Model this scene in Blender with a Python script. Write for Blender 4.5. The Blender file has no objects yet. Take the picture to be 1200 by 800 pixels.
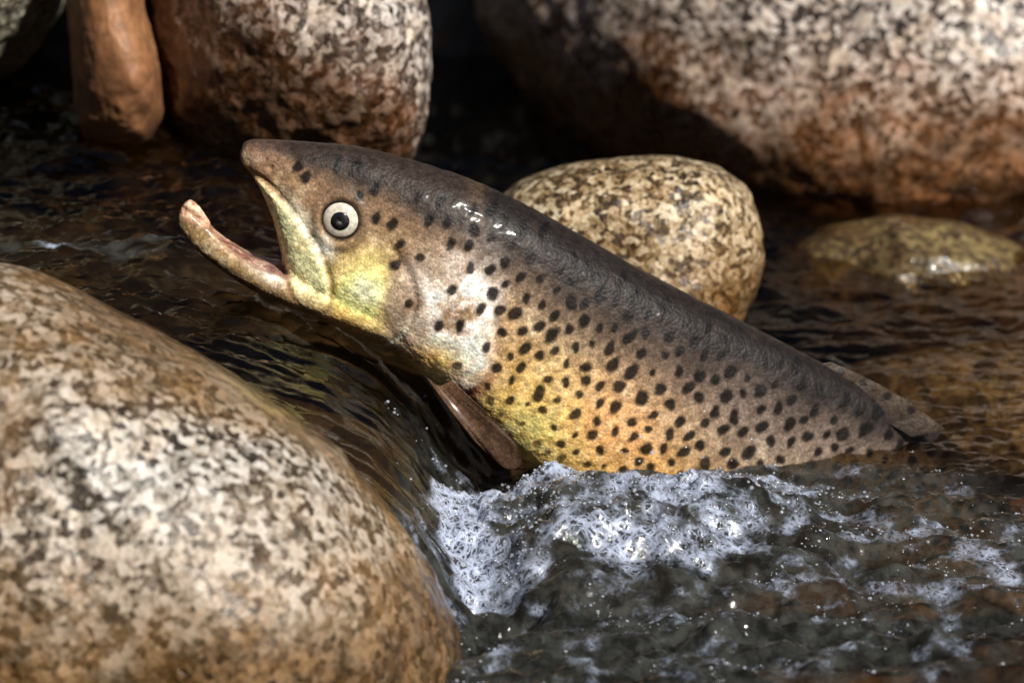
import bpy, bmesh, math
import numpy as np
from mathutils import Vector

# ------------------------------------------------------------------ camera, sky, sun, exposure
TILT = math.radians(20.0); DIST = 1.7; PPM = 2400.0; FPX = DIST * PPM
ST, CT = math.sin(TILT), math.cos(TILT)
CAM = np.array([0.0, -DIST * CT, DIST * ST])
sc = bpy.context.scene
cd = bpy.data.cameras.new('camera'); co = bpy.data.objects.new('camera', cd)
sc.collection.objects.link(co); sc.camera = co
co.location = CAM; co.rotation_euler = (math.pi / 2 - TILT, 0, 0)
cd.sensor_width = 36.0; cd.lens = FPX / 1200.0 * 36.0
cd.clip_start = 0.05; cd.clip_end = 200.0
cd.dof.use_dof = True; cd.dof.focus_distance = 1.64; cd.dof.aperture_fstop = 8.0

SUN_EL, SUN_AZ = math.radians(42.0), math.radians(-50.0)      # azimuth from +x towards +y
sdir = Vector((math.cos(SUN_EL) * math.cos(SUN_AZ), math.cos(SUN_EL) * math.sin(SUN_AZ), math.sin(SUN_EL)))
w = bpy.data.worlds.new('World'); sc.world = w; w.use_nodes = True
nt = w.node_tree; nt.nodes.clear()
sky = nt.nodes.new('ShaderNodeTexSky'); sky.sky_type = 'NISHITA'; sky.sun_disc = False
sky.sun_elevation = SUN_EL; sky.sun_rotation = math.atan2(sdir.x, sdir.y)
bg = nt.nodes.new('ShaderNodeBackground'); bg.inputs[1].default_value = 0.05
wo = nt.nodes.new('ShaderNodeOutputWorld')
nt.links.new(sky.outputs[0], bg.inputs[0]); nt.links.new(bg.outputs[0], wo.inputs[0])
sl = bpy.data.lights.new('sun', 'SUN'); sl.energy = 5.0; sl.angle = math.radians(0.5); sl.color = (1.0, 0.95, 0.86)
so = bpy.data.objects.new('sun', sl); sc.collection.objects.link(so)
so.rotation_euler = sdir.to_track_quat('Z', 'Y').to_euler(); so.location = (3, -3, 4)
vs = sc.view_settings
vs.view_transform = 'Standard'; vs.look = 'None'; vs.exposure = 0.35; vs.gamma = 1.0; vs.use_curve_mapping = False
sc.cycles.transparent_max_bounces = 12; sc.cycles.max_bounces = 8
sc.cycles.caustics_reflective = False; sc.cycles.caustics_refractive = False

# ------------------------------------------------------------------ helpers
rng = np.random.default_rng(11)
_perm = rng.permutation(256).astype(np.int64); _perm = np.concatenate([_perm, _perm, _perm])
_grad = rng.normal(size=(256, 3)); _grad /= np.linalg.norm(_grad, axis=1)[:, None]

def pn(p):
    """gradient noise, p (N,3)"""
    p = np.asarray(p, float); i = np.floor(p).astype(np.int64); f = p - i
    u = f * f * f * (f * (f * 6 - 15) + 10); i &= 255
    r = 0
    for dx in (0, 1):
        for dy in (0, 1):
            for dz in (0, 1):
                h = _perm[_perm[_perm[(i[:, 0] + dx) & 255] + ((i[:, 1] + dy) & 255)] + ((i[:, 2] + dz) & 255)]
                g = _grad[h]
                d = g[:, 0] * (f[:, 0] - dx) + g[:, 1] * (f[:, 1] - dy) + g[:, 2] * (f[:, 2] - dz)
                wgt = (u[:, 0] if dx else 1 - u[:, 0]) * (u[:, 1] if dy else 1 - u[:, 1]) * (u[:, 2] if dz else 1 - u[:, 2])
                r = r + d * wgt
    return r * 1.6

def fbm(p, octv=4, gain=0.5):
    a, r = 1.0, 0.0
    for k in range(octv):
        r = r + a * pn(p * (2.03 ** k) + 17.3 * k); a *= gain
    return r

def sstep(a, b, x):
    t = np.clip((x - a) / (b - a), 0, 1); return t * t * (3 - 2 * t)

def P(px, py, Y=0.0):
    """point of the vertical plane y=Y seen at photo pixel (px,py)"""
    dx = (np.asarray(px, float) - 600) / FPX; dv = (400 - np.asarray(py, float)) / FPX
    d = np.stack([dx + 0 * dv, CT + ST * dv + 0 * dx, -ST + CT * dv + 0 * dx], -1)
    t = (np.asarray(Y) - CAM[1]) / d[..., 1]
    return CAM + d * t[..., None]

def PZ(px, py, Z):
    """point of the level plane z=Z seen at photo pixel"""
    dx = (np.asarray(px, float) - 600) / FPX; dv = (400 - np.asarray(py, float)) / FPX
    d = np.stack([dx + 0 * dv, CT + ST * dv + 0 * dx, -ST + CT * dv + 0 * dx], -1)
    t = (Z - CAM[2]) / d[..., 2]
    return CAM + d * t[..., None]

def pix(co):
    r = co - CAM
    dep = r[:, 1] * CT - r[:, 2] * ST; up = r[:, 1] * ST + r[:, 2] * CT
    return 600 + FPX * r[:, 0] / dep, 400 - FPX * up / dep

def mesh_np(name, verts, faces, smooth=True):
    me = bpy.data.meshes.new(name)
    verts = np.asarray(verts, np.float32); faces = np.asarray(faces, np.int32); k = faces.shape[1]
    me.vertices.add(len(verts)); me.vertices.foreach_set('co', verts.ravel())
    me.loops.add(faces.size); me.loops.foreach_set('vertex_index', faces.ravel())
    me.polygons.add(len(faces)); me.polygons.foreach_set('loop_start', np.arange(0, faces.size, k, dtype=np.int32))
    me.polygons.foreach_set('use_smooth', np.full(len(faces), smooth))
    me.update(calc_edges=True); me.validate()
    return me

def link(name, me, mat, parent=None):
    o = bpy.data.objects.new(name, me); sc.collection.objects.link(o)
    if mat is not None: me.materials.clear(); me.materials.append(mat)
    if parent is not None: o.parent = parent
    return o

def tag(o, label=None, cat=None, group=None, kind=None):
    for k, v in (('label', label), ('category', cat), ('group', group), ('kind', kind)):
        if v: o[k] = v
    return o

def coords(me):
    a = np.empty(len(me.vertices) * 3, np.float32); me.vertices.foreach_get('co', a); return a.reshape(-1, 3).astype(float)

def normals(me):
    a = np.empty(len(me.vertices) * 3, np.float32); me.vertex_normals.foreach_get('vector', a); return a.reshape(-1, 3).astype(float)

def set_coords(me, c):
    me.vertices.foreach_set('co', c.astype(np.float32).ravel()); me.update()

def color_attr(me, rgb, name='Col'):
    at = me.color_attributes.new(name, 'FLOAT_COLOR', 'POINT')
    at.data.foreach_set('color', np.concatenate([rgb, np.ones((len(rgb), 1))], 1).astype(np.float32).ravel())

def float_attr(me, v, name):
    at = me.attributes.new(name, 'FLOAT', 'POINT'); at.data.foreach_set('value', np.asarray(v, np.float32))

def grid_faces(nu, nv, wrap=False):
    i = np.arange(nu - 1)[:, None]; j = np.arange(nv if wrap else nv - 1)[None, :]
    j2 = (j + 1) % nv
    return np.stack([i * nv + j, i * nv + j2, (i + 1) * nv + j2, (i + 1) * nv + j], -1).reshape(-1, 4)

class NT:
    """small wrapper to write node trees"""
    def __init__(s, name):
        s.m = bpy.data.materials.new(name); s.m.use_nodes = True; s.t = s.m.node_tree; s.t.nodes.clear()
        s.out = s.n('ShaderNodeOutputMaterial')
    def n(s, typ, ins=None, **kw):
        nd = s.t.nodes.new(typ)
        for k, v in kw.items(): setattr(nd, k, v)
        for k, v in (ins or {}).items(): s.set(nd.inputs[k], v)
        return nd
    def set(s, sock, v):
        if isinstance(v, bpy.types.NodeSocket): s.t.links.new(v, sock)
        elif isinstance(v, bpy.types.Node): s.t.links.new(v.outputs[0], sock)
        else: sock.default_value = v
    def math(s, op, a, b=0.0, clamp=False):
        nd = s.n('ShaderNodeMath', operation=op, use_clamp=clamp); s.set(nd.inputs[0], a); s.set(nd.inputs[1], b); return nd.outputs[0]
    def mix(s, f, a, b, mode='MIX'):
        nd = s.n('ShaderNodeMix', data_type='RGBA', blend_type=mode)
        s.set(nd.inputs[0], f); s.set(nd.inputs[6], a); s.set(nd.inputs[7], b); return nd.outputs[2]
    def ramp(s, f, stops, interp='LINEAR'):
        nd = s.n('ShaderNodeValToRGB'); cr = nd.color_ramp; cr.interpolation = interp
        while len(cr.elements) < len(stops): cr.elements.new(0.5)
        for e, (p, c) in zip(cr.elements, stops):
            e.position = p; e.color = (c, c, c, 1) if isinstance(c, (int, float)) else (*c, 1)
        s.set(nd.inputs[0], f); return nd.outputs[0]
    def range(s, v, a, b, c=0.0, d=1.0):
        nd = s.n('ShaderNodeMapRange', interpolation_type='SMOOTHSTEP'); s.set(nd.inputs[0], v)
        for k, x in zip((1, 2, 3, 4), (a, b, c, d)): s.set(nd.inputs[k], x)
        return nd.outputs[0]
    def noise(s, vec, scale, detail=3.0, rough=0.55, dist=0.0):
        nd = s.n('ShaderNodeTexNoise', {'Scale': scale, 'Detail': detail, 'Roughness': rough, 'Distortion': dist}); s.set(nd.inputs['Vector'], vec)
        return nd
    def vor(s, vec, scale, feature='F1', rnd=1.0):
        nd = s.n('ShaderNodeTexVoronoi', feature=feature); nd.inputs['Scale'].default_value = scale
        nd.inputs['Randomness'].default_value = rnd; s.set(nd.inputs['Vector'], vec); return nd

# ------------------------------------------------------------------ materials
def granite(name, ramp, scale=330.0, stain=(0.20, 0.085, 0.025), stain_lo=-0.06, stain_hi=0.05, stain_amt=0.85, wet_hi=0.02, tint=(1, 1, 1), dry=0.5, fine=0.35, clump=0.35):
    N = NT(name); tc = N.n('ShaderNodeTexCoord').outputs['Object']
    z = N.n('ShaderNodeAttribute', attribute_name='above_water').outputs['Fac']
    wob = N.noise(tc, scale * 0.35, 2.0)
    warp = N.n('ShaderNodeVectorMath', {0: tc}, operation='ADD')
    ws = N.n('ShaderNodeVectorMath', operation='SCALE'); N.set(ws.inputs[0], wob.outputs['Color']); ws.inputs['Scale'].default_value = 0.8 / scale
    N.set(warp.inputs[1], ws)
    v1 = N.vor(warp.outputs[0], scale); v2 = N.vor(warp.outputs[0], scale * 2.1)
    c1 = N.n('ShaderNodeSeparateColor', {0: v1.outputs['Color']}).outputs[0]
    c2 = N.n('ShaderNodeSeparateColor', {0: v2.outputs['Color']}).outputs[1]
    big = N.noise(tc, 14.0, 4.0).outputs[0]; mid = N.noise(tc, 60.0, 3.0).outputs[0]
    val = N.math('ADD', N.math('MULTIPLY', c1, 1 - fine), N.math('MULTIPLY', c2, fine))
    val = N.math('ADD', val, N.math('MULTIPLY', N.math('SUBTRACT', mid, 0.5), clump))
    val = N.math('ADD', val, N.math('MULTIPLY', N.math('SUBTRACT', big, 0.5), 0.45))
    col = N.ramp(val, ramp)
    col = N.mix(1.0, col, (*tint, 1), 'MULTIPLY')
    warm = N.math('MULTIPLY', N.range(mid, 0.45, 0.65), 0.35)
    col = N.mix(warm, col, N.mix(1.0, col, (1.0, 0.72, 0.42, 1), 'MULTIPLY'))
    # iron and algae stain that follows the usual high-water line, broken up by noise
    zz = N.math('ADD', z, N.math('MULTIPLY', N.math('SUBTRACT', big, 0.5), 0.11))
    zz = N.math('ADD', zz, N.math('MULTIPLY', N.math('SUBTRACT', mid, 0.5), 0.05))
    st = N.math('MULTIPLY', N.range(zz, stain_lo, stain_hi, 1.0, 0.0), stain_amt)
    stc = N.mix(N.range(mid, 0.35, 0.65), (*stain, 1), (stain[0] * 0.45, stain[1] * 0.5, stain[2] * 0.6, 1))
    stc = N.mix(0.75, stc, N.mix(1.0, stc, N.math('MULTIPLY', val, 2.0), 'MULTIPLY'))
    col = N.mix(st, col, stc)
    wet = N.range(zz, wet_hi - 0.03, wet_hi + 0.03, 1.0, 0.0)
    col = N.mix(wet, col, N.mix(1.0, col, (0.62, 0.58, 0.54, 1), 'MULTIPLY'))
    rough = N.math('ADD', N.math('MULTIPLY', wet, 0.22 - dry), dry)
    hgt = N.math('ADD', N.math('MULTIPLY', c1, 0.25), N.math('ADD', mid, N.math('MULTIPLY', N.noise(tc, 420.0, 3.0).outputs[0], 0.6)))
    bmp = N.n('ShaderNodeBump', {'Strength': 0.5, 'Distance': 0.0022, 'Height': hgt})
    bs = N.n('ShaderNodeBsdfPrincipled', {'Base Color': col, 'Roughness': rough, 'Normal': bmp, 'Coat Weight': N.math('MULTIPLY', wet, 0.6), 'Coat Roughness': 0.12})
    N.set(N.out.inputs[0], bs); return N.m

def smooth_stone(name):
    N = NT(name); tc = N.n('ShaderNodeTexCoord').outputs['Object']
    a = N.noise(tc, 25.0, 5.0).outputs[0]; b = N.noise(tc, 160.0, 3.0).outputs[0]
    col = N.ramp(a, [(0.30, (0.07, 0.028, 0.012)), (0.5, (0.22, 0.095, 0.038)), (0.70, (0.27, 0.13, 0.058))])
    col = N.mix(0.8, col, N.mix(1.0, col, N.math('MULTIPLY', b, 2.0), 'MULTIPLY'))
    bmp = N.n('ShaderNodeBump', {'Strength': 0.35, 'Distance': 0.002, 'Height': N.math('ADD', a, N.math('MULTIPLY', b, 0.5))})
    bs = N.n('ShaderNodeBsdfPrincipled', {'Base Color': col, 'Roughness': 0.6, 'Normal': bmp})
    N.set(N.out.inputs[0], bs); return N.m

def bed_mat():
    N = NT('wet_gravel'); tc = N.n('ShaderNodeTexCoord').outputs['Object']
    v = N.vor(tc, 42.0); c = N.n('ShaderNodeSeparateColor', {0: v.outputs['Color']}).outputs[0]
    n1 = N.noise(tc, 9.0, 4.0).outputs[0]; n2 = N.noise(tc, 120.0, 4.0).outputs[0]
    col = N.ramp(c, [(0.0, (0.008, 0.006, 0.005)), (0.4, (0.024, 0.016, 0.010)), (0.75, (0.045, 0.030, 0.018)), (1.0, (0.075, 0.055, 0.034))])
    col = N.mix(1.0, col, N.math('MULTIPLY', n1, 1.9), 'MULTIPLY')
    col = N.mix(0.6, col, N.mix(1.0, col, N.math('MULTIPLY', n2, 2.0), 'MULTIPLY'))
    xyz = N.n('ShaderNodeSeparateXYZ', {0: tc}); z = xyz.outputs[2]
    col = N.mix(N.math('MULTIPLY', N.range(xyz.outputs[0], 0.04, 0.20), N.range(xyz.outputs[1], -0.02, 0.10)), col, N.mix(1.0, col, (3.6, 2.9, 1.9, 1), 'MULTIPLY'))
    soil = N.ramp(n1, [(0.3, (0.006, 0.005, 0.004)), (0.55, (0.014, 0.011, 0.007)), (0.75, (0.016, 0.022, 0.008))])
    col = N.mix(N.range(z, 0.0, 0.12), col, soil)
    h = N.math('SUBTRACT', N.math('MULTIPLY', n2, 0.3), v.outputs['Distance'])
    bmp = N.n('ShaderNodeBump', {'Strength': 1.0, 'Distance': 0.01, 'Height': h})
    bs = N.n('ShaderNodeBsdfPrincipled', {'Base Color': col, 'Roughness': 0.6, 'Normal': bmp})
    N.set(N.out.inputs[0], bs); return N.m

def water_mat():
    N = NT('stream_water'); geo = N.n('ShaderNodeNewGeometry'); pos = geo.outputs['Position']
    foam = N.n('ShaderNodeAttribute', attribute_name='foam').outputs['Fac']
    wob = N.noise(pos, 90.0, 3.0)
    ws = N.n('ShaderNodeVectorMath', operation='SCALE'); N.set(ws.inputs[0], wob.outputs['Color']); ws.inputs['Scale'].default_value = 0.014
    wp = N.n('ShaderNodeVectorMath', {0: pos, 1: ws}, operation='ADD').outputs[0]
    e1 = N.vor(wp, 150.0, 'DISTANCE_TO_EDGE').outputs['Distance']
    e2 = N.vor(wp, 330.0, 'DISTANCE_TO_EDGE').outputs['Distance']
    lace = N.math('MAXIMUM', N.range(e1, 0.02, 0.22, 1.0, 0.0), N.math('MULTIPLY', N.range(e2, 0.02, 0.2, 1.0, 0.0), 0.8))
    patch = N.noise(pos, 48.0, 4.0, 0.6).outputs[0]; patch2 = N.range(N.noise(wp, 75.0, 4.0, 0.65).outputs[0], 0.35, 0.7)
    gate = N.math('ADD', N.math('MULTIPLY', foam, 1.1), N.math('MULTIPLY', N.math('SUBTRACT', patch, 0.55), 2.2))
    ff = N.math('MULTIPLY', N.range(gate, 0.15, 0.75), N.math('ADD', N.math('MULTIPLY', lace, 0.75), 0.06), True)
    ff = N.math('MULTIPLY', ff, N.range(foam, 0.0, 0.12), True)
    fine = N.noise(wp, 260.0, 3.0).outputs[0]; med = N.noise(wp, 70.0, 2.0).outputs[0]
    h = N.math('ADD', N.math('MULTIPLY', fine, N.math('ADD', N.math('MULTIPLY', foam, 0.6), 0.10)), N.math('MULTIPLY', med, 0.35))
    bmp = N.n('ShaderNodeBump', {'Strength': 0.8, 'Distance': 0.0026, 'Height': h})
    tr = N.n('ShaderNodeBsdfTransparent', {'Color': (0.54, 0.45, 0.31, 1)})
    gl = N.n('ShaderNodeBsdfGlossy', {'Color': (1, 1, 1, 1), 'Roughness': 0.05, 'Normal': bmp})
    fac = N.n('ShaderNodeLayerWeight', {'Blend': 0.5, 'Normal': bmp}).outputs['Facing']
    fr = N.math('ADD', N.math('MULTIPLY', N.math('POWER', fac, 5.0), 0.98), 0.02)   # Schlick, same from both sides
    wat = N.n('ShaderNodeMixShader', {0: fr, 1: tr, 2: gl})
    murk = N.n('ShaderNodeBsdfDiffuse', {'Color': N.mix(patch2, (0.010, 0.010, 0.008, 1), (0.060, 0.062, 0.056, 1)), 'Normal': bmp})
    aer = N.n('ShaderNodeMixShader', {0: N.range(foam, 0.02, 0.22, 0.0, 0.7), 1: tr, 2: murk})
    N.set(wat.inputs[1], aer)
    fo = N.n('ShaderNodeBsdfPrincipled', {'Base Color': (0.46, 0.52, 0.68, 1), 'Roughness': 0.25, 'Normal': bmp, 'Coat Weight': 0.4, 'Coat Roughness': 0.1})  # blue of the sky light is put into the foam's base colour
    mx = N.n('ShaderNodeMixShader', {0: ff, 1: wat, 2: fo})
    N.set(N.out.inputs[0], mx); return N.m

def bubble_mat():
    N = NT('bubble_film')
    tr = N.n('ShaderNodeBsdfTransparent', {'Color': (0.86, 0.89, 0.93, 1)})
    gl = N.n('ShaderNodeBsdfGlossy', {'Color': (1, 1, 1, 1), 'Roughness': 0.12})
    df = N.n('ShaderNodeBsdfDiffuse', {'Color': (0.62, 0.67, 0.76, 1)})
    lw = N.math('ADD', N.math('MULTIPLY', N.math('POWER', N.n('ShaderNodeLayerWeight', {'Blend': 0.5}).outputs['Facing'], 5.0), 0.96), 0.04)
    a = N.n('ShaderNodeMixShader', {0: 0.30, 1: tr, 2: df})
    b = N.n('ShaderNodeMixShader', {0: lw, 1: a, 2: gl})
    N.set(N.out.inputs[0], b); return N.m

def skin_mat(name='trout_skin', scale_bump=True):
    N = NT(name); a = N.n('ShaderNodeVertexColor', layer_name='Col').outputs[0]
    tc = N.n('ShaderNodeTexCoord').outputs['Object']
    n = N.noise(tc, 260.0, 3.0).outputs[0]; v = N.vor(tc, 620.0)
    col = N.mix(0.75, a, N.mix(1.0, a, N.math('MULTIPLY', n, 2.0), 'MULTIPLY'))
    mott = N.n('ShaderNodeSeparateColor', {0: v.outputs['Color']}).outputs[0]
    col = N.mix(0.5, col, N.mix(1.0, col, N.math('ADD', N.math('MULTIPLY', mott, 1.2), 0.45), 'MULTIPLY'))
    ed = N.vor(tc, 560.0, 'DISTANCE_TO_EDGE').outputs['Distance']
    col = N.mix(N.range(ed, 0.02, 0.16, 0.42, 0.0), col, N.mix(1.0, col, (0.35, 0.33, 0.32, 1), 'MULTIPLY'))
    h = N.math('SUBTRACT', N.math('MULTIPLY', n, 0.6), v.outputs['Distance'])
    bmp = N.n('ShaderNodeBump', {'Strength': 0.22, 'Distance': 0.0010, 'Height': h})
    bs = N.n('ShaderNodeBsdfPrincipled', {'Base Color': col, 'Roughness': 0.48, 'Specular IOR Level': 0.14, 'Normal': bmp, 'Coat Weight': 0.12, 'Coat Roughness': 0.12})
    N.set(N.out.inputs[0], bs); return N.m

def plain(name, col, rough, coat=0.0):
    N = NT(name); tc = N.n('ShaderNodeTexCoord').outputs['Object']
    n = N.noise(tc, 420.0, 3.0).outputs[0]
    c = N.mix(0.8, (*col, 1), N.mix(1.0, (*col, 1), N.math('MULTIPLY', n, 2.0), 'MULTIPLY'))
    bs = N.n('ShaderNodeBsdfPrincipled', {'Base Color': c, 'Roughness': rough, 'Coat Weight': coat, 'Coat Roughness': 0.04})
    N.set(N.out.inputs[0], bs); return N.m

SALT = [(0.16, (0.010, 0.008, 0.008)), (0.36, (0.045, 0.036, 0.030)), (0.46, (0.20, 0.165, 0.14)), (0.60, (0.42, 0.37, 0.33)), (0.82, (0.74, 0.70, 0.65))]
PALE = [(0.14, (0.025, 0.020, 0.015)), (0.32, (0.11, 0.09, 0.07)), (0.44, (0.27, 0.235, 0.19)), (0.62, (0.46, 0.42, 0.37)), (0.85, (0.68, 0.64, 0.60))]
GOLD = [(0.16, (0.012, 0.009, 0.006)), (0.34, (0.07, 0.045, 0.022)), (0.46, (0.24, 0.17, 0.085)), (0.60, (0.42, 0.34, 0.22)), (0.82, (0.72, 0.66, 0.55))]
OLIVE = [(0.12, (0.02, 0.016, 0.008)), (0.4, (0.09, 0.07, 0.03)), (0.6, (0.20, 0.17, 0.07)), (0.85, (0.36, 0.31, 0.15))]

# ------------------------------------------------------------------ water surface shape
LOW, UPP = -0.058, 0.030
_pp = np.array([(150, 332), (215, 336), (300, 350), (390, 385), (445, 420), (490, 468), (530, 535), (560, 572), (600, 570), (650, 541)], float)
_pw = P(_pp[:, 0], _pp[:, 1], 0.0)
def water_base(x, y):
    u = x - np.interp(y, [0, 0.12, 0.30, 0.5, 3], [0, 0.05, -0.06, -0.3, -0.3]) + np.where(y < -0.2, (-0.2 - y) * 1.6, 0.0)
    z = np.interp(u, np.concatenate([[-3], _pw[:, 0], [3]]), np.concatenate([[UPP], _pw[:, 2], [LOW]]))
    return z
BCX, BCY = 0.006, -0.085
def spot(x, y, px, py, rx, ry):
    c = PZ(px, py, LOW); return np.exp(-((x - c[0]) / rx) ** 2 - ((y - c[1]) / ry) ** 2)
def water_z(x, y):
    z = water_base(x, y)
    p = np.stack([x, y, 0 * x], 1)
    slope = np.clip((UPP - z) / (UPP - LOW), 0, 1); chute = 4 * slope * (1 - slope)
    low = sstep(0.75, 1.0, slope)
    fade = np.exp(-((np.abs(x) / 0.9) ** 4))
    # flow-aligned ridges on the chute, small wind-free ripples elsewhere
    fa = np.stack([(x * 0.8 + y * 0.25) * 14, (y - x * 0.25) * 75, 0 * x], 1)
    z = z + 0.0045 * fbm(fa, 3) * (0.2 + chute)
    calm = 1 - 0.35 * sstep(0.10, 0.20, x) * sstep(0.0, 0.06, y) + 0.3 * sstep(-0.08, -0.16, x)
    z = z + (0.0042 + 0.0010 * low) * fbm(p * np.array([22, 40, 1]) + 3.1, 3) * (1 - 0.85 * chute) * calm
    z = z + 0.0019 * fbm(p * np.array([80, 170, 1]) + 9.1, 2) * calm * (1 - 0.7 * chute)
    # boil where the chute plunges
    dx = (x - BCX) / np.where(x < BCX, 0.042, 0.15); dy = (y - BCY) / np.where(y < BCY, 0.085, 0.042)
    wob = 0.10 * fbm(p * np.array([38, 38, 1]) + 21, 2)
    rr = np.hypot(dx, dy) + wob
    boil = sstep(1.15, 0.45, rr)
    z = z + 0.024 * boil
    crest = sstep(1.10, 0.92, rr) * sstep(0.30, 0.68, rr)
    back_left = np.clip(0.75 - 1.1 * dx + 0.55 * dy, 0, 1) * np.where(dy < 0, np.clip(0.25 - 1.2 * dx, 0, 1), 1)
    churn = spot(x, y, 700, 620, 0.12, 0.16) + 0.6 * spot(x, y, 950, 600, 0.16, 0.16) + 0.45 * spot(x, y, 850, 760, 0.3, 0.1)
    churn = np.clip(churn, 0, 1) * sstep(0.02, -0.06, y - 0.01)
    z = z + (0.0052 * fbm(p * np.array([34, 52, 1]) + 5, 3, 0.5)) * np.maximum(boil, churn) * low
    z = z + 0.0028 * fbm(p * np.array([150, 170, 1]) + 7, 2) * np.maximum(boil, 0.25 * churn) * low
    foam = np.clip(1.0 * crest * back_left + 0.18 * boil + 0.24 * spot(x, y, 790, 600, 0.07, 0.04)
                   + 0.30 * spot(x, y, 880, 556, 0.07, 0.022) + 0.19 * churn
                   + 0.26 * spot(x, y, 1150, 640, 0.04, 0.035), 0, 1) * sstep(0.35, 0.8, slope)
    foam = np.clip(foam + 0.30 * np.exp(-((z - UPP) / 0.03) ** 2) * np.exp(-((x + 0.2) / 0.07) ** 2 - ((y - 0.055) / 0.016) ** 2) * np.clip(0.5 + fbm(p * np.array([25, 150, 1]), 2), 0, 1), 0, 1)  # pale streaks on the upper pool, painting in the sky's reflection
    return z, foam

def axis_vals(lo, hi, a, b, step, n_out):
    L = a - (a - lo) * (np.linspace(1, 0, n_out, endpoint=False) ** 2.2); R = b + (hi - b) * (np.linspace(0, 1, n_out + 1)[1:] ** 2.2)
    return np.concatenate([L, np.arange(a, b, step), R])
xs = axis_vals(-1.6, 1.6, -0.31, 0.31, 0.0016, 34); ys = axis_vals(-1.3, 1.3, -0.32, 0.50, 0.0018, 34)
X, Y = np.meshgrid(xs, ys, indexing='ij'); xf, yf = X.ravel(), Y.ravel()
Zw, Fm = water_z(xf, yf)
wm = mesh_np('stream_water', np.stack([xf, yf, Zw], 1), grid_faces(len(xs), len(ys)))
float_attr(wm, Fm, 'foam')
tag(link('stream_water', wm, water_mat()), 'dark clear stream water spilling between the boulders', kind='structure')

# ------------------------------------------------------------------ stream bed and bank: one sheet
gx = axis_vals(-40, 40, -0.7, 0.7, 0.012, 40); gy = axis_vals(-40, 40, -0.8, 1.2, 0.012, 40)
GX, GY = np.meshgrid(gx, gy, indexing='ij'); bx, by = GX.ravel(), GY.ravel()
bp = np.stack([bx, by, 0 * bx], 1)
wb = water_base(bx, by); dep = np.interp(wb, [LOW, -0.01, UPP], [0.17, 0.05, 0.07])
dep = dep - 0.10 * sstep(0.10, 0.17, bx) * sstep(0.15, 0.22, by) * (wb < LOW + 0.01)
bz = wb - dep + 0.022 * fbm(bp * 9, 4) + 0.006 * fbm(bp * 45, 2)
bank = np.maximum(by - 0.66, 0) * 1.9 + np.maximum(-2.4 - by, 0) * 0.7 + np.maximum(-1.9 - bx, 0) * 1.2  # slopes out of view made steep to block sky light and darken reflections
bank = 7.0 * np.tanh(bank / 7.0)
bz = bz + bank + np.clip(bank, 0, 1) * 0.18 * fbm(bp * 2.2, 4)
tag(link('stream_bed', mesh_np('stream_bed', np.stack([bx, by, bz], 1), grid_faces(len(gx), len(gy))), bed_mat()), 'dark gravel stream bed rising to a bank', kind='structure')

# ------------------------------------------------------------------ boulders
def ico(sub):
    bm = bmesh.new(); bmesh.ops.create_icosphere(bm, subdivisions=sub, radius=1.0)
    bm.verts.ensure_lookup_table()
    v = np.array([p.co[:] for p in bm.verts]); f = np.array([[q.index for q in t.verts] for t in bm.faces]); bm.free(); return v, f
ICO6 = ico(7)
def boulder(name, outline, Y0, depth, mat, label, seed=0.0, lump=0.05, n=2.4, centre=None, cat='boulder', lean=0.0, yaw=0.0):
    """rounded rock: silhouette given by photo pixels at its own distance, with a real depth (metres, half)"""
    ol = np.array(outline, float)
    c = np.array(centre, float) if centre else ol.mean(0)
    C = P(c[0], c[1], Y0); d = (C - CAM) @ np.array([0, CT, -ST]); s = d / FPX
    # dense outline -> radius by angle
    t = np.linspace(0, 1, 40, endpoint=False)
    nxt = np.roll(ol, -1, 0); dense = (ol[:, None] * (1 - t)[None, :, None] + nxt[:, None] * t[None, :, None]).reshape(-1, 2) - c
    ang = np.arctan2(-dense[:, 1], dense[:, 0]); rad = np.hypot(*dense.T)
    o = np.argsort(ang); tab = np.linspace(-np.pi, np.pi, 721)[:-1]
    rt = np.interp(tab, ang[o], rad[o], period=2 * np.pi)
    ker = np.exp(-(np.arange(-16, 17) / 7.0) ** 2); ker /= ker.sum()
    rt = np.convolve(np.concatenate([rt[-16:], rt, rt[:16]]), ker, 'valid')
    v, f = ICO6
    rho = np.hypot(v[:, 0], v[:, 1]); th = np.arctan2(v[:, 1], v[:, 0])
    k = (rho ** n + np.abs(v[:, 2]) ** n) ** (-1 / n)
    R = np.interp(th, tab, rt, period=2 * np.pi) * s
    a = R * rho * k
    loc = np.stack([a * np.cos(th), v[:, 2] * k * depth, a * np.sin(th)], 1)
    loc[:, 1] += lean * loc[:, 2] - yaw * loc[:, 0]
    nz = fbm(v * 1.7 + seed, 5, 0.45); size = rt.mean() * s
    loc = loc * (1 + lump * nz[:, None] * np.stack([0.5 + 0 * rho, 1.6 + 0 * rho, 0.5 + 0 * rho], 1))
    loc = loc + v * (0.0018 * fbm(loc * 55 + seed, 4))[:, None]
    wpos = np.stack([loc[:, 0], loc[:, 1] * CT + loc[:, 2] * ST, -loc[:, 1] * ST + loc[:, 2] * CT], 1)
    me = mesh_np(name, wpos, f)
    float_attr(me, np.clip(wpos[:, 2] + C[2] - water_base(wpos[:, 0] + C[0], wpos[:, 1] + C[1]), -0.3, 1.0), 'above_water')
    ob = link(name, me, mat); ob.location = C
    return tag(ob, label, cat)

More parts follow.
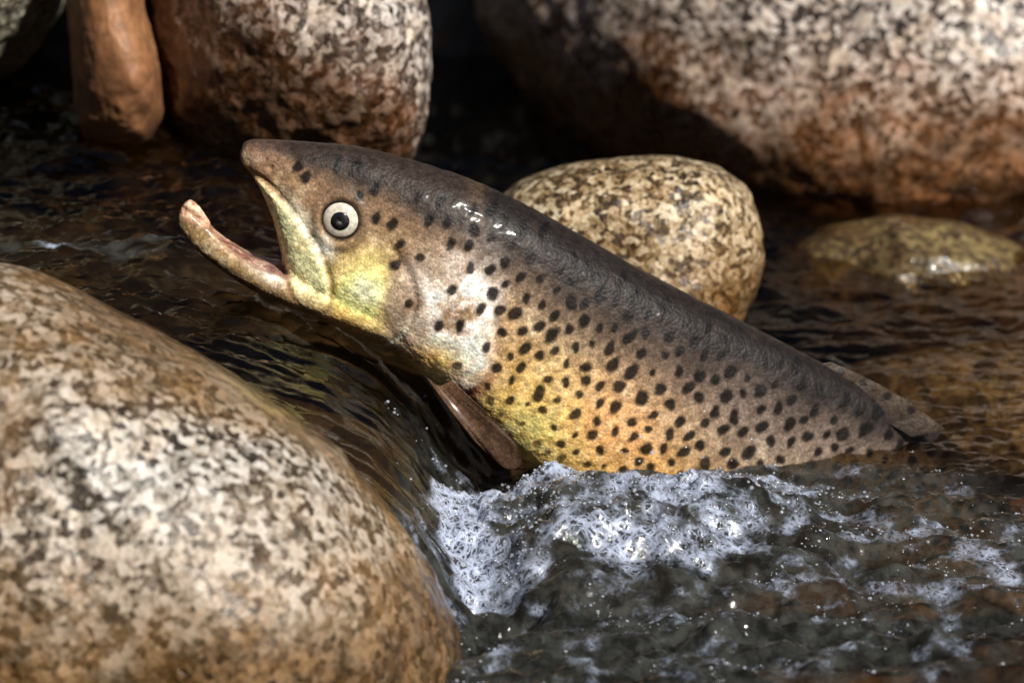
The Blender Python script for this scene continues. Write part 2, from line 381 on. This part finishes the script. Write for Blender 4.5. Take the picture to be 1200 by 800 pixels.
PALE2 = [(0.18, (0.018, 0.014, 0.011)), (0.36, (0.075, 0.06, 0.045)), (0.46, (0.24, 0.21, 0.175)), (0.60, (0.44, 0.41, 0.37)), (0.80, (0.72, 0.69, 0.66))]
g_left = granite('pale_granite', PALE2, 290, stain=(0.24, 0.13, 0.042), stain_lo=0.035, stain_hi=0.135, stain_amt=0.85, wet_hi=0.05, dry=0.42, tint=(0.74, 0.73, 0.71), fine=0.3, clump=0.55)
g_corner = granite('lichen_granite', PALE, 300, stain=(0.2, 0.1, 0.03), stain_lo=-0.05, stain_hi=0.02, stain_amt=0.6, wet_hi=0.0, dry=0.5, tint=(0.9, 0.92, 0.8))
g_back = granite('speckled_granite', SALT, 235, stain=(0.17, 0.066, 0.019), stain_lo=0.03, stain_hi=0.15, stain_amt=0.85, wet_hi=0.06, dry=0.45, tint=(0.85, 0.84, 0.84))  # stain darkened further to put shade into the colour of the lower part
g_right = granite('grey_granite', SALT, 250, stain=(0.30, 0.115, 0.028), stain_lo=0.02, stain_hi=0.12, stain_amt=0.85, wet_hi=0.05, dry=0.32, tint=(0.88, 0.84, 0.82))
g_mid = granite('golden_granite', GOLD, 300, stain=(0.20, 0.092, 0.018), stain_lo=0.015, stain_hi=0.11, stain_amt=0.85, wet_hi=0.03, dry=0.42, tint=(0.84, 0.79, 0.70))
g_olive = granite('algae_granite', OLIVE, 240, stain=(0.16, 0.085, 0.03), stain_lo=-0.03, stain_hi=0.045, stain_amt=0.8, wet_hi=0.01, dry=0.5, clump=0.7, tint=(0.7, 0.66, 0.6))
BROWN = [(0.12, (0.06, 0.038, 0.02)), (0.4, (0.19, 0.125, 0.065)), (0.6, (0.32, 0.22, 0.12)), (0.85, (0.5, 0.38, 0.24))]
g_brown = granite('brown_bed_stone', BROWN, 180, stain_amt=0.0, wet_hi=-0.4, dry=0.5, clump=0.9, tint=(0.52, 0.55, 0.6))
SHADE_BLACK = [(0.2, (0.003, 0.003, 0.003)), (0.5, (0.006, 0.005, 0.005)), (0.8, (0.016, 0.013, 0.010))]
g_shade = granite('shade_black_stone', SHADE_BLACK, 300, stain=(0.012, 0.008, 0.005), wet_hi=-0.4, dry=0.85)  # near-black colour paints the shade of the hollows onto two added rocks

boulder('boulder', [(-260, 560), (-200, 400), (-100, 315), (0, 306), (70, 326), (150, 370), (250, 426), (330, 476), (400, 526), (450, 583), (490, 640), (520, 697), (538, 752), (538, 815), (510, 880), (420, 960), (250, 1010), (0, 1000), (-180, 890), (-260, 720)],
        -0.20, 0.125, g_left, 'large pale granite boulder with wet brown edge beside the foaming chute', 3.0, 0.04, 2.3, (130, 660))
boulder('boulder', [(-260, -120), (-200, -240), (-60, -280), (80, -200), (100, -100), (62, 5), (32, 44), (0, 76), (-40, 96), (-120, 80), (-220, 0)],
        0.34, 0.12, g_corner, 'grey granite rock overhanging dark hollow next to the smooth reddish stone', 8.0, 0.04, 2.3, lean=-0.5)
boulder('boulder', [(74, -100), (76, 0), (80, 60), (86, 125), (96, 165), (130, 175), (172, 170), (192, 140), (190, 90), (178, 40), (166, -10), (150, -100), (112, -130)],
        0.27, 0.05, smooth_stone('reddish_stone'), 'smooth narrow reddish brown stone standing between two granite rocks', 5.0, 0.02, 2.2, lean=-0.1, yaw=0.6)
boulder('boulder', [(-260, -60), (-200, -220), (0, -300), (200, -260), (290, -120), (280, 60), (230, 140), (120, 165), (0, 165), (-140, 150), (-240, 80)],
        0.55, 0.12, g_shade, 'added rock coloured near black for the shade deep in the hollow behind the smooth reddish stone', 61.0, 0.05, 2.3)
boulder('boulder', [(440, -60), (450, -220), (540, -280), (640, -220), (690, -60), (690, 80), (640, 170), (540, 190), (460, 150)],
        0.90, 0.10, g_shade, 'added rock coloured near black for the shade in the gap between the speckled and the huge boulder', 67.0, 0.05, 2.3)
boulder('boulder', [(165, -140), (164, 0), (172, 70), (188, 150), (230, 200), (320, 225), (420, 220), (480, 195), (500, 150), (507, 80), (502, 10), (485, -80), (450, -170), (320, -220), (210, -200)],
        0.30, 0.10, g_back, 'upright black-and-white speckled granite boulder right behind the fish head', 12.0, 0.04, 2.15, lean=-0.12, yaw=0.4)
boulder('boulder', [(560, -220), (545, -60), (568, 40), (615, 125), (700, 210), (800, 275), (890, 308), (1000, 316), (1100, 300), (1190, 268), (1290, 200), (1370, 40), (1390, -120), (1300, -330), (1000, -420), (720, -380)],
        0.68, 0.22, g_right, 'huge rounded grey granite boulder with rust stained foot and wet sheen', 21.0, 0.035, 2.05, (1010, -60), lean=0.5, yaw=0.22)
boulder('boulder', [(578, 240), (605, 212), (660, 194), (725, 184), (790, 183), (840, 193), (872, 218), (890, 258), (894, 300), (884, 345), (860, 395), (800, 430), (700, 425), (620, 370), (580, 300)],
        0.20, 0.07, g_mid, 'small rounded golden granite rock sticking out behind the fish back', 33.0, 0.035, 2.4)
boulder('boulder', [(888, 345), (912, 298), (960, 266), (1040, 252), (1125, 260), (1200, 290), (1240, 345), (1205, 400), (1080, 430), (960, 415)],
        0.36, 0.08, g_olive, 'olive algae covered rock lying just under the clear water', 41.0, 0.06, 2.2)
boulder('boulder', [(960, 470), (990, 430), (1080, 408), (1180, 398), (1300, 404), (1420, 470), (1340, 560), (1150, 580), (1010, 550)],
        0.20, 0.06, g_brown, 'flat brown rock fully submerged beyond the fish tail', 47.0, 0.06, 2.2)

# ------------------------------------------------------------------ the trout
trout = bpy.data.objects.new('trout', None); sc.collection.objects.link(trout)
tag(trout, 'gold and brown trout with black spots leaping open-mouthed out of the foam', 'fish')
trout.empty_display_size = 0.05

def resample(a, n):
    """Catmull-Rom through the rows of a, n samples per span"""
    a = np.asarray(a, float); p = np.concatenate([[2 * a[0] - a[1]], a, [2 * a[-1] - a[-2]]]); out = []
    t = np.linspace(0, 1, n, endpoint=False)[:, None]
    for i in range(1, len(p) - 2):
        p0, p1, p2, p3 = p[i - 1:i + 3]
        out.append(0.5 * (2 * p1 + (p2 - p0) * t + (2 * p0 - 5 * p1 + 4 * p2 - p3) * t ** 2 + (3 * p1 - p0 - 3 * p2 + p3) * t ** 3))
    return np.concatenate(out + [a[-1:]])

# columns: top pixel, bottom pixel, half width in pixels, depth offset of the mid plane (m)
STN = np.array([
    (285, 168, 281, 182, 6, -.004), (293, 164, 284, 192, 12, -.004), (312, 164, 296, 205, 20, -.004), (337, 166, 308, 226, 27, -.003),
    (367, 168, 319, 252, 34, -.003), (402, 171, 328, 288, 41, -.002), (437, 177, 338, 326, 48, -.001), (472, 186, 355, 352, 55, 0),
    (511, 198, 390, 372, 60, 0), (551, 212, 434, 393, 63, 0), (592, 230, 474, 420, 65, .001), (637, 253, 519, 451, 67, .002),
    (692, 284, 563, 494, 68, .003), (752, 318, 618, 543, 68, .004), (812, 349, 684, 585, 66, .006), (872, 379, 752, 618, 62, .010),
    (928, 408, 826, 640, 57, .014), (986, 438, 902, 652, 51, .020), (1045, 468, 974, 662, 44, .028), (1098, 502, 1040, 672, 36, .040),
    (1145, 545, 1095, 684, 28, .056), (1185, 590, 1145, 700, 21, .076), (1215, 630, 1190, 720, 15, .10), (1240, 662, 1222, 738, 12, .125)])
JAW = np.array([
    (223, 233, 212, 242, 5, -.004), (235, 243, 208, 262, 9, -.004), (249, 263, 222, 284, 14, -.004), (272, 280, 251, 309, 21, -.004),
    (302, 296, 288, 333, 30, -.004), (330, 302, 328, 352, 38, -.003), (362, 310, 364, 365, 43, -.002), (400, 310, 406, 384, 47, -.001), (450, 320, 462, 406, 50, 0)])

def loft(st, nseg=48, n=2.25, pinch=0.0):
    r = resample(st, 8); V = []
    ph = np.linspace(0, 2 * np.pi, nseg, endpoint=False)
    cs, sn = np.cos(ph), np.sin(ph)
    cc = np.sign(cs) * np.abs(cs) ** (2 / n); ss = np.sign(sn) * np.abs(sn) ** (2 / n)
    for row in r:
        top = P(row[0], row[1], row[5]); bot = P(row[2], row[3], row[5]); c = (top + bot) / 2; h = (top - bot) / 2
        V.append(c + h * cc[:, None] + np.array([0, 1, 0]) * (row[4] / PPM * ss * (1 - pinch * (cc > 0) * cc ** 2))[:, None])
    V = np.concatenate(V); F = grid_faces(len(r), nseg, True)
    return V, F, nseg, len(r)

def closed_bm(bm, V, F, nseg, nr):
    vs_ = [bm.verts.new(v) for v in V]
    for q in F: bm.faces.new([vs_[k] for k in q])
    bm.faces.new(vs_[:nseg][::-1]) ; bm.faces.new(vs_[-nseg:])

bm = bmesh.new()
closed_bm(bm, *loft(STN)); closed_bm(bm, *loft(JAW, n=2.0, pinch=0.0))
bmesh.ops.recalc_face_normals(bm, faces=bm.faces)
raw = bpy.data.meshes.new('raw'); bm.to_mesh(raw); bm.free()
ro = bpy.data.objects.new('raw', raw); sc.collection.objects.link(ro)
rm = ro.modifiers.new('remesh', 'REMESH'); rm.mode = 'VOXEL'; rm.voxel_size = 0.00095; rm.use_smooth_shade = True
sm = ro.modifiers.new('smooth', 'SMOOTH'); sm.factor = 0.5; sm.iterations = 4
dg = bpy.context.evaluated_depsgraph_get()
body_me = bpy.data.meshes.new_from_object(ro.evaluated_get(dg)); body_me.name = 'body'
bpy.data.objects.remove(ro); bpy.data.meshes.remove(raw)

cb = coords(body_me); nb = normals(body_me)
R_ = resample(STN, 10)
xs_c = (R_[:, 0] + R_[:, 2]) / 2
def mid_y(px): return np.interp(px, xs_c, R_[:, 5])
def fish_uv(c):
    """pixel coordinates on the fish's own mid plane, and body height h (-1 belly, 1 back), and station s"""
    px, py = pix(c)
    for _ in range(2):
        yy = mid_y(px); c2 = c.copy(); c2[:, 1] = yy; px, py = pix(c2)
    best = np.full(len(c), 1e9); s = np.zeros(len(c)); h = np.zeros(len(c))
    for k, row in enumerate(R_):
        ex, ey = row[0] - row[2], row[1] - row[3]; L = math.hypot(ex, ey)
        qx, qy = px - row[2], py - row[3]
        d = np.abs(qx * ey - qy * ex) / L; t = (qx * ex + qy * ey) / L ** 2
        d = d + 200 * np.maximum(0, np.abs(t - 0.5) - 0.75)
        m = d < best; best[m] = d[m]; s[m] = k / 10.0; h[m] = 2 * t[m] - 1
    return px, py, h, s
FX, FY, FH, FS = fish_uv(cb)

def poly_sd(px, py, poly, closed=True):
    """signed pixel distance to a polygon, positive inside"""
    poly = np.array(poly, float); d = np.full(px.shape, 1e9); ins = np.zeros(px.shape, bool); m = len(poly)
    for i in range(m if closed else m - 1):
        a, b = poly[i], poly[(i + 1) % m]; v = b - a
        t = np.clip(((px - a[0]) * v[0] + (py - a[1]) * v[1]) / (v @ v), 0, 1)
        d = np.minimum(d, np.hypot(px - a[0] - t * v[0], py - a[1] - t * v[1]))
        if closed and v[1] != 0:
            c = ((a[1] > py) != (b[1] > py)) & (px < (b[0] - a[0]) * (py - a[1]) / v[1] + a[0]); ins ^= c
    return np.where(ins, d, -d) if closed else d

EYE = (401, 243)
opercle = resample([(470, 262), (520, 270), (556, 296), (574, 340), (578, 392), (560, 432), (528, 450), (490, 430), (462, 404), (452, 350), (458, 300), (470, 262)], 6)[:-1]
preop = resample([(458, 268), (480, 300), (488, 335), (476, 370), (452, 398)], 6)
maxil = resample([(296, 200), (318, 212), (342, 236), (362, 262), (380, 290), (388, 318), (386, 344), (368, 352), (350, 340), (338, 312), (328, 278), (314, 240), (296, 200)], 6)[:-1]
sdo = poly_sd(FX, FY, opercle); sdm = poly_sd(FX, FY, maxil); dpre = poly_sd(FX, FY, preop, False)
de = np.hypot(FX - EYE[0], FY - EYE[1])
dgap = np.clip(1, 0, 1)
disp = 0.0012 * sstep(-5, 6.0, sdo) * sstep(440, 540, FX) - 0.0006 * np.exp(-((sdo + 5) / 5) ** 2) * sstep(500, 545, FX)
mfade = sstep(350, 318, FY)
disp += (0.0013 * sstep(-1, 4, sdm) - 0.0008 * np.exp(-((sdm + 3) / 3) ** 2)) * mfade
disp += -0.0011 * np.exp(-(dpre / 4.0) ** 2)
disp += 0.0013 * np.exp(-((de - 28) / 6) ** 2) - 0.0035 * sstep(27, 14, de)
jl0 = (FY - (243 + (FX - 234) * 0.62)); disp += -0.0012 * np.exp(-((jl0 - 11) / 2.5) ** 2) * sstep(330, 300, FX) * (FY > 240)
disp += 0.0010 * np.exp(-(np.hypot(FX - 425, FY - 330) / 40) ** 2)
nost = np.hypot(FX - 318, FY - 190); disp += -0.0016 * np.exp(-(nost / 4.5) ** 2)
side = np.clip(np.abs(nb[:, 1]) * 1.6 - 0.3, 0, 1)
disp *= side
inside = sstep(0.55, 0.85, nb[:, 2]) * sstep(352, 335, FX) * sstep(238, 246, FY - 0.2 * (FX - 230)) * (FY > 240)
disp += -0.0030 * inside * sstep(228, 250, FX)
disp += 0.00025 * fbm(cb * 160, 3)
cb2 = cb + nb * disp[:, None]; set_coords(body_me, cb2)

# --- skin colour
def lin(r, g, b): return np.array([((v / 255) / 12.92 if v < 10 else ((v / 255 + 0.055) / 1.055) ** 2.4) for v in (r, g, b)])
stops = [(-1.2, (205, 180, 120)), (-0.75, (214, 178, 98)), (-0.35, (190, 146, 84)), (0.0, (168, 138, 102)), (0.30, (134, 113, 92)), (0.52, (96, 80, 68)), (0.68, (58, 48, 43)), (0.85, (36, 30, 29)), (1.2, (24, 20, 20))]
hs = [s_[0] for s_ in stops]; cl = np.array([lin(*s_[1]) for s_ in stops])
hn = FH + 0.10 * fbm(cb * 26, 3)
col = np.stack([np.interp(hn, hs, cl[:, k]) for k in range(3)], 1)
def blend(mask, rgb):
    global col
    col = col * (1 - mask[:, None]) + lin(*rgb) * mask[:, None]
def blob(px, py, rx, ry, rot=0.0):
    c, s_ = math.cos(rot), math.sin(rot); dx, dy = FX - px, FY - py
    return np.exp(-((dx * c + dy * s_) / rx) ** 2 - ((-dx * s_ + dy * c) / ry) ** 2)
nz1 = fbm(cb * 60, 3); nz2 = fbm(cb * 140, 3)
blend(0.65 * sstep(720, 900, FX) * sstep(0.9, 0.4, hn), (106, 94, 88))
blend(np.clip(0.9 * blob(630, 480, 62, 62, 0.4), 0, 1), (248, 214, 128)); blend(0.7 * blob(715, 480, 60, 50, 0.5), (228, 170, 116))
head = sstep(575, 545, FX)
blend(head * 0.85, (124, 98, 74))
blend(head * sstep(0.42, 0.74, hn + 0.06 * nz1), (50, 41, 37))
blend(head * 0.6 * blob(300, 178, 28, 18), (120, 92, 78))
blend(np.clip(1.35 * blob(428, 326, 42, 40) * sstep(12, -10, sdo + 8 * nz1) * (0.95 + 0.35 * nz1), 0, 1), (255, 232, 140))
(blend(np.clip(0.8 * blob(430, 318, 22, 20) * (0.8 + 0.8 * nz1), 0, 1), (255, 246, 190)))
blend(np.clip(0.8 * blob(405, 362, 34, 14, 0.4), 0, 1), (214, 170, 96))
wb_ = np.clip((blob(535, 345, 48, 52, 0.2) * 1.25 + blob(540, 405, 32, 30) + 0.9 * blob(560, 320, 26, 30)) * (0.85 + 0.9 * nz1 + 0.5 * nz2), 0, 1) * sstep(600, 575, FX + 14 * nz1)
blend(wb_ * 0.95, (250, 238, 228))
blend(np.clip(0.95 * blob(515, 405, 32, 24, 0.3) * (sdo > -4), 0, 1), (238, 186, 92))
blend(np.clip(0.8 * blob(500, 428, 40, 9, 0.25), 0, 1), (246, 224, 140))
blend(np.clip(0.8 * np.exp(-((sdo + 5) / 7) ** 2) * sstep(400, 440, FY) * (FX > 500), 0, 1), (150, 74, 44))
blend(np.clip(0.45 * np.exp(-((sdo + 3) / 5) ** 2) * (FX > 545) * (0.6 + nz1), 0, 1), (80, 60, 50))
blend(np.clip(sstep(-1, 3, sdm), 0, 1) * (0.35 + 0.6 * mfade), (240, 226, 172)); blend(np.clip(sstep(0, 5, sdm) * np.clip(nz1 + 0.3 * nz2, 0, 1) * 0.8, 0, 1), (186, 160, 100)); blend(np.clip(np.exp(-((sdm - 1) / 2.5) ** 2) * (FX < 352) * 0.5, 0, 1), (170, 130, 100))
blend(np.clip(np.exp(-((sdm + 2.5) / 2.2) ** 2) * sstep(325, 345, FX) * (FX > 330 + 0.25 * (FY - 240)), 0, 1) * 0.75, (96, 84, 62))
blend(np.clip(0.85 * np.exp(-(((FX - 352) * 0.8 - (FY - 240) * 0.6) / 9) ** 2) * blob(358, 244, 24, 34) , 0, 1), (236, 228, 204))
blend(np.clip(0.9 * np.exp(-(dpre / 3.5) ** 2) * sstep(340, 380, FY), 0, 1), (246, 236, 206))
blend(np.clip(0.5 * np.exp(-((de - 30) / 6) ** 2), 0, 1), (90, 72, 58))
blend(np.clip(0.9 * blob(382, 275, 14, 9, 0.8), 0, 1), (250, 246, 230))
# lower jaw: pinkish tan, olive underneath, pale corner
jawm = sstep(345, 325, FX) * sstep(-20, 10, FY - (232 + (FX - 220) * 0.35))
jl = (FY - (243 + (FX - 234) * 0.62))
blend(jawm * (FX < 345) * (sdm < 0), (168, 130, 104)); blend(jawm * (sdm < 0) * np.clip(0.9 * nz1 + 0.4 * nz2, 0, 0.8), (92, 68, 52)); blend(jawm * (sdm < 0) * np.clip(np.exp(-((jl - 3) / 4) ** 2) * 0.6, 0, 1), (226, 196, 172))
blend(jawm * (sdm < 0) * sstep(14, 30, jl + 6 * nz1), (128, 104, 70))
blend(jawm * (sdm < 3) * blob(318, 306, 24, 11, 0.5), (244, 232, 214)); blend(np.clip(0.85 * blob(362, 346, 26, 13, 0.2), 0, 1) * (0.75 + 0.5 * nz1).clip(0, 1), (188, 156, 108))
blend(np.clip(inside * 0.9, 0, 1), (96, 52, 46)); blend(np.clip(blob(224, 237, 8, 8), 0, 1) * 0.5, (196, 156, 130))
blend(0.25 * np.clip(nz2, 0, 1), (60, 48, 34)); blend(0.28 * np.clip(-nz2, 0, 1) * sstep(0.45, 0.1, FH), (240, 222, 190))

# --- black spots
hand = [(455, 125), (580, 115), (635, 125), (480, 150), (860, 270), (750, 280), (775, 340), (700, 265), (835, 375), (765, 400), (805, 520), (920, 280), (930, 335), (985, 345), (990, 410), (1050, 415), (1055, 320), (1100, 395), (935, 475), (895, 590), (960, 585), (1025, 530), (1040, 650), (955, 715), (1095, 290), (650, 200), (700, 180), (830, 210), (900, 220), (1000, 250)]
spots = [(180 + x / 2.667, 140 + y / 2.667, 5.2) for x, y in hand]
r2 = np.random.default_rng(5); NC = 16000
kk = r2.integers(95, len(R_) - 10, NC); tt = r2.uniform(0.02, 0.96, NC)
cx = R_[kk, 2] + (R_[kk, 0] - R_[kk, 2]) * tt + r2.normal(size=NC) * 2; cy = R_[kk, 3] + (R_[kk, 1] - R_[kk, 3]) * tt + r2.normal(size=NC) * 2
ok = (poly_sd(cx, cy, opercle) < -7) & ((tt > 0.14) | (r2.random(NC) < 0.3))
acc = np.array(spots)[:, :2]
for x, y, t in zip(cx[ok], cy[ok], tt[ok]):
    md = 16.0 + 4.5 * r2.random()
    if ((acc[:, 0] - x) ** 2 + (acc[:, 1] - y) ** 2).min() < md * md: continue
    acc = np.vstack([acc, (x, y)]); spots.append((x, y, (5.6 if t > 0.3 else 4.7) * r2.uniform(0.65, 1.2)))
smask = np.zeros(len(cb)); wobx = FX + 2.4 * nz2; woby = FY + 2.4 * fbm(cb * 140 + 50, 2)
for (x, y, r) in spots:
    m = (np.abs(FX - x) < 20) & (np.abs(FY - y) < 20)
    if not m.any(): continue
    a_ = r2.uniform(-1.4, -0.5); c, s_ = math.cos(a_), math.sin(a_); e = r2.uniform(1.1, 1.7)
    dx, dy = wobx[m] - x, woby[m] - y
    d = np.hypot((dx * c + dy * s_) / e, (-dx * s_ + dy * c) * 1.0) / r
    smask[m] = np.maximum(smask[m], sstep(1.3, 0.75, d))
halo = np.clip(sstep(0, 0.3, smask) * (1 - smask), 0, 1)
col = col * (1 - (0.95 * smask * sstep(1.2, 1.0, FH) * (1 - 0.55 * sstep(-0.5, -0.95, FH)))[:, None]) + lin(12, 9, 9) * (0.95 * smask * sstep(1.2, 1.0, FH) * (1 - 0.55 * sstep(-0.5, -0.95, FH)))[:, None]
col = col * (1 - sstep(25, 21, de)[:, None]) + lin(30, 24, 20) * sstep(25, 21, de)[:, None]
color_attr(body_me, np.clip(col * (1 + 0.30 * sstep(0.6, 0.25, FH))[:, None], 0, 0.97))
skin = skin_mat()
body = link('body', body_me, skin, trout)

# --- eyes
def lathe(prof, n=40):
    a = np.linspace(0, 2 * np.pi, n, endpoint=False); V = np.concatenate([np.stack([r * np.cos(a), np.full(n, y), r * np.sin(a)], 1) for r, y in prof])
    return V, grid_faces(len(prof), n, True)
iris_m = plain('pale_iris', (0.56, 0.52, 0.44), 0.3, 0.6); pupil_m = plain('black_pupil', (0.004, 0.004, 0.005), 0.08, 1.0)
er = 20.5 / PPM
for sgn in (-1, 1):
    near = (de < 26) & (de > 20) & (np.sign(nb[:, 1]) == sgn)
    ysurf = cb2[near, 1].mean(); nn = nb[near].mean(0); nn /= np.linalg.norm(nn)
    c = P(EYE[0], EYE[1], mid_y(np.array([EYE[0]]))[0]); c[1] = ysurf
    # dome: outwards is -y in the lathe frame
    prof = [(er * math.cos(t) ** 0.9, -0.0030 * math.sin(t)) for t in np.linspace(-0.6, 1.35, 14)] + [(er * 0.10, -0.0031), (0.0002, -0.0031)]
    prof[0] = (er * 0.9, 0.004)
    V, F = lathe(prof)
    e = link('eye', mesh_np('eye', V, F), iris_m, trout)
    pr = er * 0.54; pp_ = [(pr * math.cos(t), -0.0024 - 0.0014 * math.sin(t)) for t in np.linspace(-0.3, 1.45, 10)] + [(0.0002, -0.0038)]
    V2, F2 = lathe(pp_, 28)
    pu = link('pupil', mesh_np('pupil', V2, F2), pupil_m, e)
    q = Vector((0, -1, 0)).rotation_difference(Vector((nn[0] * 0.6, nn[1], nn[2] * 0.6)).normalized())
    e.rotation_mode = 'QUATERNION'; e.rotation_quaternion = q
    e.location = Vector(c) - Vector(nn) * 0.0012

# --- fins
r3 = np.random.default_rng(3)
def fin(name, base, edge, y0, y1, cols, nray=14, thick=0.0011, fspots=(), wave=0.0004, camber=0.0):
    """membrane with rays between a base curve and an outer edge (photo pixels on the fish's plane)"""
    nu, nv = nray * 6 + 1, 26
    tb = np.linspace(0, 1, nu)
    def curve(c):
        r = resample(c, 12); L = np.concatenate([[0], np.cumsum(np.hypot(*np.diff(r, axis=0).T))]); L /= L[-1]
        return np.stack([np.interp(tb, L, r[:, 0]), np.interp(tb, L, r[:, 1])], 1)
    b, e = curve(base), curve(edge)
    V, C = [], []
    for sd in (1, -1):
        for i in range(nu):
            ray = abs(math.sin(math.pi * i / 6.0)); ray = 1 - ray
            for j in range(nv):
                v = j / (nv - 1); q = b[i] * (1 - v) + e[i] * v
                yy = y0 + (y1 - y0) * v + camber * math.sin(math.pi * v) + wave * math.sin(i * 0.35) * v
                th = thick * (0.8 + 0.2 * ray) * (1 - 0.8 * v) * (0 if i in (0, nu - 1) else 1)
                V.append(P(q[0], q[1], yy) + np.array([0, -sd * th, 0]))
                cc = lin(*cols[0]) * (1 - v) + lin(*cols[1]) * v; cc = cc * (0.92 + 0.12 * ray) * (0.8 + 0.4 * r3.random())
                for (sx, sy, sr) in fspots:
                    m = float(sstep(1.2, 0.7, math.hypot(q[0] - sx, q[1] - sy) / sr)); cc = cc * (1 - m) + lin(26, 20, 18) * m
                C.append(cc)
    F = grid_faces(nu, nv); F = np.concatenate([F, F[:, ::-1] + nu * nv])
    me = mesh_np(name, np.array(V), F); color_attr(me, np.clip(np.array(C), 0, 1))
    return link(name, me, skin, trout)
fin('dorsal_fin', [(940, 430), (980, 456), (1030, 488), (1070, 512)], [(974, 424), (1018, 444), (1064, 470), (1108, 503)], 0.017, 0.020, ((46, 38, 34), (74, 62, 52)), thick=0.0007, nray=12,
    fspots=[(985, 436, 5), (1012, 448, 5), (1040, 464, 5), (1068, 480, 5)])
fin('pectoral_fin', [(530, 446), (514, 452), (500, 442)], [(586, 498), (606, 524), (610, 544), (592, 548), (562, 522), (548, 508)], -0.021, -0.029, ((92, 68, 50), (66, 49, 38)), camber=-0.003, nray=9, thick=0.0006)
fin('pectoral_fin', [(530, 446), (514, 452), (500, 442)], [(586, 498), (606, 524), (610, 544), (592, 548), (562, 522), (548, 508)], 0.021, 0.031, ((92, 68, 50), (66, 49, 38)), camber=0.003, nray=9, thick=0.0006)
fin('pelvic_fin', [(800, 612), (830, 632)], [(850, 700), (890, 690)], -0.010, -0.022, ((150, 110, 60), (110, 84, 56)), nray=9)
fin('pelvic_fin', [(800, 612), (830, 632)], [(850, 700), (890, 690)], 0.020, 0.034, ((150, 110, 60), (110, 84, 56)), nray=9)
fin('anal_fin', [(980, 656), (1035, 668)], [(1010, 735), (1070, 715)], 0.032, 0.036, ((140, 104, 60), (100, 80, 56)), nray=9)
fin('adipose_fin', [(1178, 588), (1196, 610)], [(1206, 582), (1218, 596)], 0.074, 0.078, ((90, 70, 50), (120, 70, 40)), nray=5)
fin('tail_fin', [(1240, 666), (1224, 734)], [(1320, 640), (1295, 705), (1290, 790)], 0.122, 0.15, ((96, 82, 62), (76, 64, 50)), nray=16)

# ------------------------------------------------------------------ foam bubbles and spray
def bubbles(name, pts, rad, mat, label, sub=1, squash=0.8):
    v, f = ico(sub); nv = len(v)
    V = (v[None] * rad[:, None, None] * np.array([1, 1, squash])[None, None] + pts[:, None]).reshape(-1, 3)
    F = (f[None] + (np.arange(len(pts)) * nv)[:, None, None]).reshape(-1, 3)
    return tag(link(name, mesh_np(name, V, F), mat), label, 'foam', kind='stuff')
bmat = bubble_mat()
cand = np.stack([r2.uniform(-0.06, 0.27, 60000), r2.uniform(-0.30, 0.03, 60000)], 1)
_, fm = water_z(cand[:, 0], cand[:, 1])
cl_ = fbm(np.stack([cand[:, 0] * 30, cand[:, 1] * 40, 0 * cand[:, 0]], 1), 3)
keep = r2.random(len(cand)) < np.clip(fm * 1.0 + 0.5 * cl_ - 0.25, 0, 1) * 0.5
pts = cand[keep][:7000]; rad = 0.00035 + 0.0008 * r2.random(len(pts)) ** 3
zz_, _ = water_z(pts[:, 0], pts[:, 1])
bubbles('foam_bubbles', np.stack([pts[:, 0], pts[:, 1], zz_ + rad * 0.2], 1), rad, bmat, 'small pale bubbles of foam at the foot of the chute')
n = 90
th = r2.uniform(0, 1, n); base = PZ(500 + 420 * th, 600 - 40 * th + r2.normal(size=n) * 22, LOW + 0.02)
base[:, 2] += np.abs(r2.normal(size=n)) * 0.012; base[:, 1] += -0.02 + r2.normal(size=n) * 0.02
bubbles('spray_droplets', base, 0.0004 + 0.0008 * r2.random(n) ** 2, bmat, 'fine droplets of spray thrown up beside the trout', 2, 1.0)
